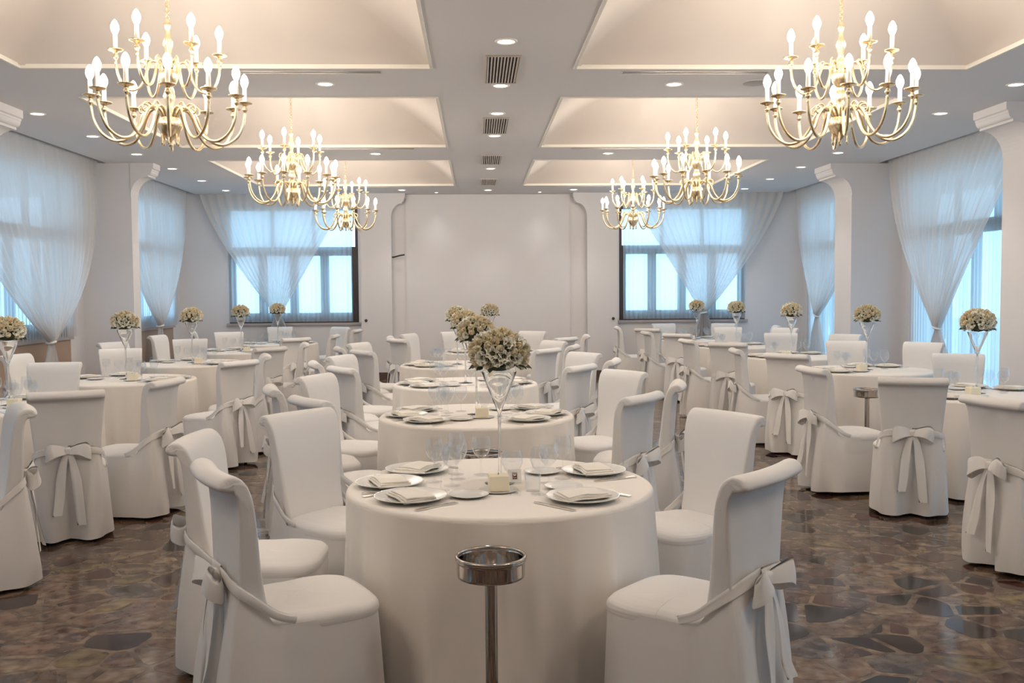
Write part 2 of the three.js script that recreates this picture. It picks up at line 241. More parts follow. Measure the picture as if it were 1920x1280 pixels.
// --- windows: dark timber frames, panes, sill. Built along u with w = outward direction
function windowUnit(n, map, u0, u1, y0, y1, mull, lights, label, trans = TRANS) {
  const g = tag(new THREE.Group(), label, 'window', null, 'structure'); g.name = `window_${n}`; scene.add(g);
  const fr = 0.055; const put = (name, a, b, c, d, t0, t1, m) => mesh(name, map(a, b, c, d, t0, t1), m, g);
  put('frame', u0, u0 + fr, y0, y1, 0.02, 0.10, M.frame); put('frame', u1 - fr, u1, y0, y1, 0.02, 0.10, M.frame);
  put('frame', u0 + fr, u1 - fr, y1 - fr, y1, 0.02, 0.10, M.frame); put('frame', u0 + fr, u1 - fr, y0, y0 + fr, 0.02, 0.10, M.frame);
  put('transom', u0 + fr, u1 - fr, trans - 0.045, trans + 0.045, 0.02, 0.11, M.frame);
  const split = (k, a, b) => Array.from({ length: k + 1 }, (_, i) => lerp(a, b, i / k));
  const up = split(lights, u0 + fr, u1 - fr), lo = split(mull, u0 + fr, u1 - fr);
  for (let i = 1; i < lights; i++) put('mullion', up[i] - 0.03, up[i] + 0.03, trans + 0.045, y1 - fr, 0.02, 0.10, M.frame);
  for (let i = 0; i < lights; i++) put('pane', up[i] + 0.03, up[i + 1] - 0.03, trans + 0.045, y1 - fr, 0.058, 0.060, M.pane);
  for (let i = 0; i < mull; i++) {          // casements
    const a = lo[i] + 0.004, b = lo[i + 1] - 0.004, c = y0 + fr, d = trans - 0.045, w = 0.075;
    const cs = mesh('casement', merge([map(a, a + w, c, d, 0.03, 0.09), map(b - w, b, c, d, 0.03, 0.09), map(a + w, b - w, c, c + 0.13, 0.03, 0.09), map(a + w, b - w, d - 0.075, d, 0.03, 0.09)]), M.frame, g);
    mesh('pane', map(a + w, b - w, c + 0.13, d - 0.075, 0.058, 0.060), M.pane, cs);
    if (i % 2 === 0) mesh('handle', map(b - 0.05, b - 0.025, (c + d) / 2 - 0.45, (c + d) / 2 - 0.31, -0.005, 0.03), M.silver, cs);
  }
  return g;
}
const mapB = (a, b, c, d, t0, t1) => box(a, b, c, d, -BW - t1, -BW - t0);
const mapL = (a, b, c, d, t0, t1) => box(XL - t1, XL - t0, c, d, -b, -a), mapR = (a, b, c, d, t0, t1) => box(XR + t0, XR + t1, c, d, -b, -a);
windowUnit(1, mapB, ...winB[0], SILL, HEAD, 4, 3, 'dark framed end wall window left of the centre panel');
windowUnit(2, mapB, ...winB[1], SILL, HEAD, 4, 3, 'dark framed end wall window right of the centre panel');
winL.forEach(([a, b], i) => windowUnit(3 + i, mapL, a, b, SILL, HEAD, 4, 3, ['left wall window beside the viewer', 'left wall window nearest the picture edge', 'left wall window before the pillar', 'left wall window by the far corner'][i]));
winR.forEach(([a, b], i) => windowUnit(7 + i, mapR, a, b, 0.06, HEAD, 4, 3, ['right wall glazed doors beside the viewer', 'right wall glazed doors nearest the picture edge', 'right wall glazed doors between the pillars', 'right wall glazed doors by the far corner'][i]));
winB.forEach(([a, b], i) => struct(`trim_${i + 1}`, box(a - 0.04, b + 0.04, SILL - 0.045, SILL, -BW - 0.02, -BW + 0.06), M.sill, `grey stone sill under the ${i ? 'right' : 'left'} end wall window`, 'sill'));
winL.forEach(([a, b], i) => struct(`trim_${i + 3}`, box(XL - 0.02, XL + 0.06, SILL - 0.045, SILL, -b - 0.04, -a + 0.04), M.sill, ['stone sill under the left window beside the viewer', 'stone sill under the left window nearest the edge', 'stone sill under the left window before the pillar', 'stone sill under the left window by the corner'][i], 'sill'));

// ---------------------------------------------------------------- curtains
// P(u, y, off) -> point; off is towards the room
const PB = (off0) => (u, y, o) => [u, y, -BW + off0 + o], PL = (off0) => (u, y, o) => [XL + off0 + o, y, -u], PR = (off0) => (u, y, o) => [XR - off0 - o, y, -u];
function netCurtain(P, u0, u1, y0, y1, label) {
  const w = u1 - u0, folds = w / 0.085, ph = rr(0, 6);
  const g = grid(Math.round(folds * 6), 10, (s, v) => { const y = lerp(y1, y0, v), a = 0.009 + 0.006 * v; return P(lerp(u0, u1, s), y, a * Math.sin(s * folds * 6.283 + ph + 0.5 * Math.sin(s * 9)) + 0.006 * Math.sin(s * 23 + v * 2)); }, w, y1 - y0);
  const t = thing('net_curtain', label, 'curtain', [0, 0, 0], 0, 'net curtains over the panes'); mesh('fabric', g, M.net, t); mesh('curtain_rod', tubeLine(P(u0, y1, 0), P(u1, y1, 0), 0.008), M.trim, t);
}
const tubeLine = (a, b, r) => tube([V(...a), V(...a).lerp(V(...b), 0.5), V(...b)], r, 2, 6);
function drape(P, u0, u1, ut, yt, label, o = {}) {
  const top = o.top ?? HC + 0.04, w = o.w ?? 0.09, fl = o.flare ?? 0.30, bot = o.bottom ?? 0.04, folds = (u1 - u0) / 0.17, ph = rr(0, 6), pw = o.pw ?? [1.25, 1.25];
  const shape = (s, y) => {
    let l, r, amp;
    if (y >= yt) { const t = (top - y) / (top - yt); l = lerp(u0, ut - w / 2, t ** pw[0]); r = lerp(u1, ut + w / 2, t ** pw[1]); const k = (r - l) / (u1 - u0); amp = 0.012 + 0.022 * (1 - k) * (1 - 0.4 * t); }
    else { const t = (yt - y) / (yt - bot), k = fl * Math.sin(Math.min(1, t * 1.5) * Math.PI / 2); l = ut - w / 2 - k * 0.5; r = ut + w / 2 + k * 0.5; amp = 0.014 + 0.022 * Math.min(1, t * 2); }
    const f = Math.sin(s * folds * 6.283 + ph + 0.8 * Math.sin(s * 7 + ph)) * amp + 0.4 * amp * Math.sin(s * folds * 2.3 + y * 2 + ph);
    const belly = y >= yt ? 0.05 * Math.sin(clamp((top - y) / (top - yt), 0, 1) * 2.4) * Math.sin(s * 3.14) : 0;
    return P(lerp(l, r, s), y, f + belly);
  };
  const g = grid(Math.max(60, Math.round(folds * 8)), 60, (s, v) => shape(s, lerp(top, bot, v)), u1 - u0, top - bot);
  const t = thing('tied_drape', label, 'curtain', [0, 0, 0], 0, 'sheer white drapes tied at the middle'); mesh('fabric', g, M.sheer, t);
  const ring = []; for (let i = 0; i < 14; i++) { const a = i / 14 * 6.283; ring.push(V(...P(ut + Math.cos(a) * (w / 2 + 0.012), yt + 0.012 * Math.sin(a + 1), Math.sin(a) * 0.05))); }
  mesh('tie_band', tube(ring, 0.016, 28, 6, true), M.sash, t); return t;
}
netCurtain(PB(0.09), winB[0][0] + 0.02, winB[0][1] - 0.10, SILL + 0.02, HEAD - 0.02, 'thin white net over the left end wall window');
netCurtain(PB(0.09), winB[1][0] + 0.06, winB[1][1] - 0.02, SILL + 0.02, HEAD - 0.02, 'thin white net over the right end wall window');
drape(PB(0.17), -5.05, -2.25, -3.66, 1.20, 'sheer drape tied before the left end wall window', { pw: [1.35, 0.95], bottom: 0.45 });
drape(PB(0.17), 2.78, 5.80, 4.30, 1.18, 'sheer drape tied before the right end wall window', { pw: [0.95, 1.35], bottom: 0.45 });
['left wall window beside the viewer', 'left wall window nearest the edge', 'left wall window before the pillar', 'left wall window by the corner'].forEach((q, i) => { const [a, b] = winL[i]; netCurtain(PL(0.11), a - 0.04, b + 0.04, SILL + 0.0, HEAD + 0.02, `thin white net over the ${q}`); });
['right glazed doors beside the viewer', 'right glazed doors nearest the edge', 'right glazed doors between the pillars', 'right glazed doors by the far corner'].forEach((q, i) => { const [a, b] = winR[i]; netCurtain(PR(0.11), a - 0.04, b + 0.04, 0.05, HEAD + 0.02, `thin white net over the ${q}`); });
drape(PL(0.27), 1.0, 4.7, 2.8, 1.05, 'sheer drape tied before the left window beside the viewer');
drape(PR(0.27), 1.0, 4.7, 2.8, 1.05, 'sheer drape tied before the right doors beside the viewer');
drape(PL(0.27), 5.2, 9.15, 7.2, 1.05, 'sheer drape tied before the left window nearest the viewer');
drape(PL(0.27), 9.85, 13.6, 12.0, 1.02, 'sheer drape tied before the left window by the pillar', { pw: [2.2, 3.2], flare: 0.4 });
drape(PL(0.27), 14.3, 17.75, 16.1, 1.08, 'sheer drape tied before the left window by the corner', { pw: [2.2, 2.4] });
drape(PR(0.27), 5.3, 9.3, 7.3, 1.08, 'sheer drape tied before the right doors nearest the viewer');
drape(PR(0.27), 10.0, 13.8, 12.2, 1.09, 'sheer drape tied before the right doors between the pillars', { pw: [0.95, 1.7], flare: 0.55 });
drape(PR(0.27), 14.6, 17.75, 16.6, 1.14, 'sheer drape tied before the right doors by the corner', { flare: 0.5, pw: [2.4, 2.2] });

// ---------------------------------------------------------------- ceiling fittings
const rows = [[-4.405, 'left wall row', [4.3, 5.78, 7.1, 8.56, 9.96, 11.36, 12.8, 14.27, 15.78, 17.27]], [4.88, 'right wall row', [4.3, 5.78, 7.1, 8.56, 9.96, 11.36, 12.8, 14.27, 15.78, 17.27]], [0.241, 'centre band row', [4.4, 7.117, 8.62, 9.95, 11.36, 14.35, 17.35]]];
const dl = [];
for (const [x, n, ds] of rows) ds.forEach((d, i) => dl.push([x, d, n, ds.length - i]));
for (const d of [8.56, 12.8, 17.3]) for (const x of [-1.298, 1.779]) dl.push([x, d, x < 0 ? 'left cross bands' : 'right cross bands', d > 15 ? 1 : d > 10 ? 2 : 3]);
for (const x of [-0.7, 1.2]) dl.push([x, 17.75, x < 0 ? 'end wall, left of centre' : 'end wall, right of centre', 1]);
const ringG = lathe([[0.062, 0], [0.064, -0.008], [0.076, -0.010], [0.083, -0.004], [0.084, 0.002]], 28), discG = lathe([[0.0001, -0.010], [0.035, -0.0085], [0.062, -0.003]], 24);
const ordinal = ['', 'first', 'second', 'third', 'fourth', 'fifth', 'sixth', 'seventh', 'eighth', 'ninth', 'tenth'];
for (const [x, d, n, k] of dl) {
  const t = thing('downlight', `round recessed downlight, ${ordinal[k]} from the end wall, ${n}`, 'downlight', [x, HC, -d], 0, 'recessed ceiling downlights'); if (d > 17.5) t.scale.setScalar(0.5);
  mesh('trim_ring', ringG, M.trim, t); mesh('lamp_lens', discG, M.lamp, t);
  const s = new THREE.SpotLight(SPOTCOL, d > 17.5 ? SPOT * 0.35 : SPOT, 0, 0.72, 0.7, 2); s.castShadow = true; s.shadow.radius = 2; s.position.set(0, -0.02, 0); s.target.position.set(0, -2, 0); t.add(s, s.target);
}
for (const [i, d0, d1] of grilles) {
  const t = thing('ceiling_grille', `metal air grille in the centre ceiling band, ${ordinal[i]} from the end wall`, 'air grille', [0.235, HC, -(d0 + d1) / 2], 0, 'air grilles in the centre band');
  const L = d1 - d0, w = 0.28; mesh('duct', duct(0.248, L - 0.032, 0.3), M.sheet, t);
  mesh('frame', merge([box(-w / 2, w / 2, -0.012, 0, -L / 2, -L / 2 + 0.02), box(-w / 2, w / 2, -0.012, 0, L / 2 - 0.02, L / 2), box(-w / 2, -w / 2 + 0.012, -0.012, 0, -L / 2 + 0.02, L / 2 - 0.02), box(w / 2 - 0.012, w / 2, -0.012, 0, -L / 2 + 0.02, L / 2 - 0.02)]), M.grille, t);
  const bar = box(-0.0065, 0.0065, -0.011, -0.003, -L / 2 + 0.02, L / 2 - 0.02); for (let k = 0; k < 10; k++) mesh('slat', bar, M.grille, t).position.x = -w / 2 + 0.024 + k * (w - 0.048) / 9;
}
for (const [s, k, , x0, x1, d] of slots) {
  const t = thing('slot_diffuser', `long air slot behind the ${['nearest', 'middle', 'farthest'][k]} ${s ? 'right' : 'left'} ceiling vault`, 'air slot', [(x0 + x1) / 2, HC, -d], 0, 'air slots beside the vaults');
  const w = x1 - x0; mesh('frame', merge([box(-w / 2, w / 2, -0.003, 0, -0.046, -0.038), box(-w / 2, w / 2, -0.003, 0, 0.038, 0.046), box(-w / 2, -w / 2 + 0.012, -0.003, 0, -0.038, 0.038), box(w / 2 - 0.012, w / 2, -0.003, 0, -0.038, 0.038)]), M.grille, t);
  mesh('blade', box(-w / 2 + 0.012, w / 2 - 0.012, 0.0, 0.012, -0.004, 0.004), M.grille, t); mesh('duct', duct(w - 0.024, 0.076, 0.25), M.sheet, t);
}
for (const [x, d, q] of [[2.5, 8.5, 'between the near and middle right vaults'], [4.62, 7.3, 'right of the nearest right vault']]) {
  const t = thing('ceiling_speaker', `round grey loudspeaker cover in the ceiling ${q}`, 'loudspeaker', [x, HC, -d], 0, 'ceiling loudspeakers');
  mesh('cover', lathe([[0.0001, -0.008], [0.10, -0.007], [0.115, 0]], 28), M.speaker, t); mesh('rim', lathe([[0.112, 0], [0.118, -0.008], [0.126, 0]], 28), M.ceil, t);
}
// small wall fittings
single('wall_hook', tube([V(-1.545, 2.26, -17.99), V(-1.50, 2.265, -17.97), V(-1.40, 2.29, -17.95), V(-1.31, 2.305, -17.95)], 0.014, 12, 8), M.knob, 'small dark bracket on the left end wall pillar', 'hook');
for (const [x, q] of [[-2.03, 'left'], [2.57, 'right']]) { const t = thing('curtain_knob', `small dark tie-back knob on the ${q} end wall pillar`, 'knob', [x, 1.09, -17.88], 0, 'tie-back knobs'); mesh('stem', lathe([[0.012, 0], [0.012, 0.03]], 12).rotateX(Math.PI / 2), M.knob, t); mesh('head', lathe([[0.0001, 0.055], [0.022, 0.05], [0.028, 0.04], [0.012, 0.028]], 16).rotateX(Math.PI / 2), M.knob, t); }

// ---------------------------------------------------------------- chandeliers
const armPts = (k) => [[0.045, 0.20], [0.075, 0.245], [0.125, 0.25], [0.165, 0.20], [0.20, 0.115], [0.26, 0.045], [0.335, 0.028], [0.41, 0.07], [0.458, 0.15], [0.475, 0.235]].map(([r, y]) => V(r * k[0] + k[3], y * k[1] + k[2], 0));
const bulbG = lathe([[0.0001, 0], [0.014, 0.0], [0.020, 0.012], [0.027, 0.034], [0.0255, 0.052], [0.016, 0.076], [0.006, 0.089], [0.0001, 0.092]], 14);
const sleeveG = lathe([[0.0001, 0], [0.0145, 0], [0.0135, 0.105], [0.0001, 0.106]], 12);
const panG = lathe([[0.0001, -0.012], [0.012, -0.012], [0.018, -0.004], [0.047, 0.004], [0.051, 0.013], [0.046, 0.008], [0.016, 0.006], [0.0001, 0.008]], 20);
const knopG = lathe([[0.0001, -0.085], [0.008, -0.08], [0.011, -0.062], [0.007, -0.055], [0.014, -0.045], [0.020, -0.034], [0.012, -0.022], [0.009, -0.014], [0.014, -0.006], [0.0001, -0.004]], 14);
const lowArm = tube(armPts([1, 1, 0, 0]), 0.0105, 40, 8), upArm = tube(armPts([0.62, 0.86, 0, 0.026]), 0.009, 36, 8);
const lowCurl = tube([V(0.11, 0.25, 0), V(0.15, 0.275, 0), V(0.185, 0.25, 0), V(0.18, 0.215, 0), V(0.155, 0.215, 0)], 0.006, 18, 6), upCurl = tube([V(0.09, 0.215, 0), V(0.115, 0.235, 0), V(0.137, 0.21, 0), V(0.13, 0.185, 0), V(0.112, 0.188, 0)], 0.005, 18, 6);
const bodyG = lathe([[0.0001, 0.0], [0.010, 0.006], [0.014, 0.02], [0.008, 0.034], [0.022, 0.052], [0.030, 0.062], [0.058, 0.09], [0.078, 0.13], [0.080, 0.15], [0.066, 0.18], [0.045, 0.197], [0.050, 0.205], [0.050, 0.22], [0.034, 0.232], [0.024, 0.26], [0.030, 0.30], [0.040, 0.33], [0.028, 0.36], [0.022, 0.385], [0.034, 0.40], [0.052, 0.425], [0.062, 0.465], [0.060, 0.49], [0.048, 0.52], [0.036, 0.532], [0.042, 0.54], [0.042, 0.555], [0.026, 0.57], [0.018, 0.60], [0.026, 0.64], [0.032, 0.67], [0.020, 0.71], [0.013, 0.75], [0.020, 0.775], [0.026, 0.79], [0.016, 0.81], [0.008, 0.825], [0.0001, 0.83]], 28);
const dropG = lathe([[0.0001, -0.08], [0.006, -0.074], [0.009, -0.06], [0.005, -0.05], [0.010, -0.03], [0.006, -0.012], [0.004, 0.0]], 10);
function armUnit(parent, geo, curl, tip, a) {
  const arm = mesh('arm', geo, M.brass, parent); arm.rotation.y = a;
  mesh('scroll', curl, M.brass, arm); mesh('knop', knopG, M.brass, arm).position.set(tip[0], tip[1] + 0.012, 0); mesh('drip_pan', panG, M.brass, arm).position.set(tip[0], tip[1] + 0.012, 0);
  mesh('candle_sleeve', sleeveG, M.candle, arm).position.set(tip[0], tip[1] + 0.018, 0); mesh('light_bulb', bulbG, M.bulb, arm).position.set(tip[0], tip[1] + 0.122, 0);
  const l = new THREE.PointLight(WARM, BULB, 0, 2); l.castShadow = true; l.shadow.radius = 1; l.position.set(tip[0], tip[1] + 0.162, 0); arm.add(l);
}
function chandelier(x, d, turn, label) {
  const t = thing('chandelier', label, 'chandelier', [x, 2.56, -d], turn, 'two-tier brass chandeliers');
  mesh('body', bodyG, M.brass, t);
  for (let i = 0; i < 12; i++) armUnit(t, lowArm, lowCurl, [0.475, 0.29], (i + 0.35) / 12 * 6.2832);
  for (let i = 0; i < 6; i++) { const g = new THREE.Group(); g.name = 'upper_arm'; g.position.y = 0.335; t.add(g); armUnit(g, upArm, upCurl, [0.3205, 0.255], (i + 0.12) / 6 * 6.2832); g.children[0].name = 'arm'; }
  for (let i = 0; i < 6; i++) { const a = (i + 0.5) / 6 * 6.2832; mesh('drop', dropG, M.brass, t).position.set(Math.cos(a) * 0.052, 0.088, Math.sin(a) * 0.052); }
  // chain up to the vault
  const topY = HC + 0.57 - 2.56, link = new THREE.TorusGeometry(0.013, 0.003, 6, 12); let k = 0; for (let y = 0.835; y < topY; y += 0.021, k++) { const l = mesh('chain_link', link, M.brass, t); l.position.y = y; l.rotation.y = k % 2 ? Math.PI / 2 : 0; l.scale.y = 1.15; }
  mesh('ceiling_rose', lathe([[0.0001, -0.05], [0.014, -0.05], [0.02, -0.03], [0.055, -0.012], [0.06, 0]], 20), M.brass, t).position.y = topY;
  return t;
}
const chD = [6.41, 10.68, 15.03, 2.1], chN = ['nearest in view', 'second in view', 'nearest the end wall', 'above the viewer'];
for (const s of [0, 1]) chD.forEach((d, i) => chandelier([[-1.985, -2.0, -2.0, -2.0, -2.0], [2.455, 2.475, 2.48, 2.48, 2.48]][s][i], d, [0.1, 0.35, 0.2, 0, 0.3][i] + s * 0.5, `brass candle chandelier in the ${s ? 'right' : 'left'} row, ${chN[i]}`));

// ---------------------------------------------------------------- chairs
const backProfile = [[-0.165, 0.45], [-0.183, 0.54], [-0.203, 0.64], [-0.220, 0.74], [-0.236, 0.83], [-0.250, 0.90], [-0.266, 0.945], [-0.288, 0.974], [-0.315, 0.988], [-0.342, 0.986], [-0.362, 0.972], [-0.369, 0.953], [-0.358, 0.938], [-0.340, 0.933], [-0.322, 0.932], [-0.310, 0.918], [-0.304, 0.89], [-0.297, 0.83], [-0.290, 0.74], [-0.284, 0.65], [-0.280, 0.57], [-0.281, 0.50], [-0.280, 0.44], [-0.23, 0.43]];
function backGeom() {
  const n = backProfile.length * 2, cur = new THREE.CatmullRomCurve3(backProfile.map(([z, y]) => V(0, y, z)), true, 'catmullrom', 0.4), pr = cur.getPoints(n), nv = 14;
  const hw = (y) => y < 0.6 ? lerp(0.188, 0.196, (y - 0.43) / 0.17) : y < 0.93 ? lerp(0.196, 0.228, (y - 0.6) / 0.33) : 0.230;
  const s = [-1, -1, -0.992, -0.965, -0.9, -0.6, -0.3, 0, 0.3, 0.6, 0.9, 0.965, 0.992, 1, 1], sh = [0, 0.55, 0.80, 0.95, 1, 1, 1, 1, 1, 1, 1, 0.95, 0.80, 0.55, 0];
  const g = grid(n, nv, (u, v) => { const p = pr[Math.round(u * n)], k = Math.round(v * nv), q = s[k], e = Math.abs(q), h = sh[k], mz = lerp(-0.228, -0.27, clamp((p.y - 0.45) / 0.4, 0, 1)) - 0.06 * sstep(0.86, 0.97, p.y); return [q * hw(p.y), lerp(p.y > 0.93 ? 0.96 : p.y, p.y, h), lerp(mz, p.z, h) + 0.022 * q * q * sstep(0.5, 0.95, p.y) + (p.z < -0.27 && p.y < 0.9 ? 0.011 * Math.sin(q * 13 + p.y * 2) * (1 - e) : 0)]; }, 1.4, 0.5);
  return seamNormals(g, n, nv);
}
const superE = (a, n) => { const c = Math.cos(a), s = Math.sin(a); return [Math.sign(c) * Math.abs(c) ** (2 / n), Math.sign(s) * Math.abs(s) ** (2 / n)]; };
function seatGeom() {
  const n = 64, R = [[0, 0.492], [0.35, 0.491], [0.65, 0.487], [0.85, 0.479], [0.95, 0.470], [1.0, 0.457], [1.012, 0.442], [1.0, 0.425]];
  const g = grid(n, R.length - 1, (u, v) => { const [r, y] = R[Math.round(v * (R.length - 1))], [c, s] = superE(u * 6.28318, 4.2); const w = 0.235 * (s > 0 ? 1 : 0.93); return [c * r * w, y, s * r * (s > 0 ? 0.255 : 0.22)]; }, 0.5, 0.5); return seamNormals(g, n, R.length - 1);
}
function skirtGeom(k) {
  const n = 112, m = 14;
  const g = grid(n, m, (u, v) => {
    const a = u * 6.28318 + Math.PI / 2, s0 = Math.sin(a), [c, s] = superE(a, 4.2 - 0.8 * v + 7 * sstep(-0.2, -0.8, s0) * (1 - v)); const rear = sstep(0.35, 0.95, -s);
    const yt = 0.452 + 0.122 * sstep(0.55, 0.80, -s), y = lerp(yt, 0.028 + 0.006 * Math.sin(a * 3 + k), v);
    const wx = lerp(0.232, 0.262, v ** 0.9) - 0.030 * sstep(0.4, 0.75, -s) * (1 - v), zf = lerp(0.252, 0.275, v), zr = lerp(0.288, 0.355, v ** 0.8);
    let x = c * wx, z = s * (s > 0 ? zf : zr);
    if (s < -0.6) { const q = Math.abs(x); const fold = Math.exp(-((q / (0.02 + 0.05 * v)) ** 2)); z += 0.10 * v * fold; const lip = Math.exp(-(((q - 0.10) / 0.05) ** 2)); z -= 0.018 * v * lip; }
    const w = 0.006 * v * Math.sin(a * 9 + k * 2.1) + 0.005 * v * Math.sin(a * 5 + k) ; x += c * w; z += s * w;
    return [x, y, z];
  }, 1.9, 0.45); return seamNormals(g, n, m);
}
const bandG = (sg) => ribbon([V(0, 0.605, -0.292), V(sg * 0.10, 0.602, -0.294), V(sg * 0.175, 0.592, -0.288), V(sg * 0.206, 0.572, -0.262), V(sg * 0.216, 0.535, -0.215), V(sg * 0.226, 0.492, -0.16), V(sg * 0.222, 0.462, -0.09)], (t) => V(0, 1, 0.35 * t), (t) => lerp(0.055, 0.028, t), 18);
const loopG = (sg, k) => ribbon([V(0, 0.60, -0.312), V(sg * 0.04, 0.614, -0.345), V(sg * 0.09, 0.612 + k, -0.368), V(sg * 0.128, 0.586 + k, -0.358), V(sg * 0.130, 0.568 + k, -0.330), V(sg * 0.10, 0.578, -0.314), V(sg * 0.05, 0.592, -0.308), V(0, 0.60, -0.31)], (t) => V(sg * (0.25 + 0.25 * Math.sin(9 * t)), 1, 0.25 * Math.sin(6 * t)), (t) => 0.03 + 0.07 * Math.sin(Math.PI * t) ** 0.6 * (1 - 0.25 * Math.exp(-(((t - 0.5) / 0.13) ** 2))), 26);
const tailG = (sg, L) => ribbon([V(sg * 0.005, 0.60, -0.322), V(sg * 0.025, 0.54, -0.335), V(sg * 0.045, 0.42, -0.352), V(sg * 0.055, 0.30, -0.366), V(sg * 0.07, L, -0.384)], (t) => V(1, 0, sg * 0.25 * Math.sin(t * 5)), (t) => lerp(0.026, 0.058, Math.min(1, t * 2)), 16);
const CH = { back: backGeom(), seat: seatGeom(), skirt: [0.3, 1.9, 3.7].map(skirtGeom), band: [bandG(1), bandG(-1)], loop: [[loopG(1, 0), loopG(-1, 0.006)], [loopG(1, -0.02), loopG(-1, 0.012)]], tail: [[tailG(1, 0.20), tailG(-1, 0.13)], [tailG(1, 0.10), tailG(-1, 0.24)]], knot: new RoundedBoxGeometry(0.045, 0.05, 0.035, 3, 0.014).translate(0, 0.60, -0.317), leg: lathe([[0.0001, 0], [0.012, 0], [0.016, 0.01], [0.02, 0.42], [0.0001, 0.42]], 10) };
let chairK = 0;
function chair(x, d, yaw, label, tx, td) {
  if (tx !== undefined) { const r = Math.hypot(x - tx, d - td), m = td < 5 ? 0.995 : 1.065; if (r < m) { x = tx + (x - tx) / r * m; d = td + (d - td) / r * m; } }
  const k = chairK++, t = thing('banquet_chair', label, 'chair', [x, 0, -d], Math.PI - yaw * D2R, 'white covered banquet chairs');
  mesh('back_cover', CH.back, M.cover, t); mesh('seat_cover', CH.seat, M.cover, t); mesh('skirt', CH.skirt[k % 3], M.cover, t);
  const s = mesh('sash', CH.band[0], M.sash, t); mesh('sash_band', CH.band[1], M.sash, s); mesh('knot', CH.knot, M.sash, s);
  for (const i of [0, 1]) { mesh('bow_loop', CH.loop[k % 2][i], M.sash, s); mesh('bow_tail', CH.tail[(k >> 1) % 2][i], M.sash, s); }
  for (const [lx, lz] of [[0.16, 0.18], [-0.16, 0.18], [0.15, -0.21], [-0.15, -0.21]]) mesh('leg', CH.leg, M.wood, t).position.set(lx, 0, lz);
  return t;
}

// ---------------------------------------------------------------- table ware shapes
const TR = 0.672, TH = 0.755;
function clothGeom(k) {
  const n = 200, prof = []; for (let i = 0; i <= 4; i++) prof.push([TR * (0.02 + 0.235 * i), TH, 0]); for (let i = 1; i <= 5; i++) { const a = i / 5 * Math.PI / 2; prof.push([TR - 0.022 + 0.022 * Math.sin(a), TH - 0.022 + 0.022 * Math.cos(a), 0]); } for (let i = 1; i <= 14; i++) prof.push([TR, lerp(TH - 0.022, 0.022, i / 14), i / 14]);
  const m = prof.length - 1; const F = (a) => (1 - 2 * Math.abs(Math.sin((a * 13 + 1.2 * Math.sin(a * 3 + k) + k) / 2)) ** 0.75) * (0.65 + 0.35 * Math.sin(a * 4 + 2 * k)) + 0.4 * (1 - 2 * Math.abs(Math.sin((a * 23 + k * 3 + Math.sin(a * 5)) / 2)) ** 0.8);
  const g = grid(n, m, (u, v) => { const [r, y, f] = prof[Math.round(v * m)], a = u * 6.28318; const t = f ** 0.6, rad = r + t * (0.034 + 0.044 * F(a)) * (0.5 + 0.5 * f) - (f > 0 ? 0 : 0) ; return [Math.cos(a) * rad, y, -Math.sin(a) * rad]; }, 4.2, 1.4);
  return seamNormals(g, n, m);
}
const cloths = [0.4, 2.0, 3.3, 5.1].map(clothGeom);
const topG = lathe([[0.0001, 0.715], [0.64, 0.715], [0.648, 0.72], [0.648, 0.745], [0.64, 0.752], [0.0001, 0.752]], 40), pedG = lathe([[0.0001, 0.03], [0.045, 0.03], [0.035, 0.2], [0.035, 0.66], [0.09, 0.715], [0.0001, 0.715]], 20), baseG = lathe([[0.0001, 0], [0.30, 0], [0.30, 0.012], [0.06, 0.04], [0.0001, 0.04]], 28);
const plateG = lathe([[0.0001, 0.003], [0.075, 0.003], [0.085, 0.0], [0.092, 0.003], [0.14, 0.017], [0.146, 0.020], [0.146, 0.0225], [0.14, 0.0215], [0.10, 0.0115], [0.090, 0.0075], [0.0001, 0.0075]], 44).scale(1.03, 1, 1.03);
const sideG = plateG.clone().scale(0.56, 0.62, 0.56);
function napGeom(k) { const l = []; for (let i = 0; i < 3; i++) { const g = new THREE.BoxGeometry(0.172 - 0.014 * i, 0.0048, 0.122 - 0.012 * i, 10, 1, 7), p = g.attributes.position; for (let q = 0; q < p.count; q++) { const x = p.getX(q), z = p.getZ(q); p.setY(q, p.getY(q) + 0.003 + 0.0054 * i + 0.009 * Math.cos(x * 17) * (0.6 + 0.4 * Math.cos(z * 20)) + 0.0016 * Math.sin(x * 60 + k * 2 + i) * Math.sin(z * 45 + k)); p.setX(q, x + 0.007 * i * (k - 1) + 0.004 * Math.sin(z * 30 + i)); } g.computeVertexNormals(); l.push(g); } return merge(l); }
const naps = [0, 1, 2].map((k) => napGeom(k).scale(1.22, 1.1, 1.22));
function flat(pts, th) { const s = new THREE.Shape(pts.map(([x, y]) => new THREE.Vector2(x, y))); const g = new THREE.ExtrudeGeometry(s, { depth: th, bevelEnabled: true, bevelSize: 0.0008, bevelThickness: 0.0008, bevelSegments: 1, curveSegments: 4 }); g.rotateX(-Math.PI / 2); return g; }
const forkG = flat([[-0.010, -0.1], [0.010, -0.1], [0.011, -0.06], [0.005, -0.02], [0.004, 0.03], [0.012, 0.05], [0.0125, 0.1], [0.0095, 0.1], [0.009, 0.06], [0.0055, 0.06], [0.0055, 0.1], [0.0025, 0.1], [0.0025, 0.06], [-0.0025, 0.06], [-0.0025, 0.1], [-0.0055, 0.1], [-0.0055, 0.06], [-0.009, 0.06], [-0.0095, 0.1], [-0.0125, 0.1], [-0.012, 0.05], [-0.004, 0.03], [-0.005, -0.02], [-0.011, -0.06]], 0.003), knifeG = flat([[-0.009, -0.11], [0.009, -0.11], [0.0085, -0.02], [0.006, 0.0], [0.010, 0.02], [0.010, 0.08], [0.003, 0.11], [-0.006, 0.105], [-0.008, 0.0], [-0.0085, -0.02]], 0.003);
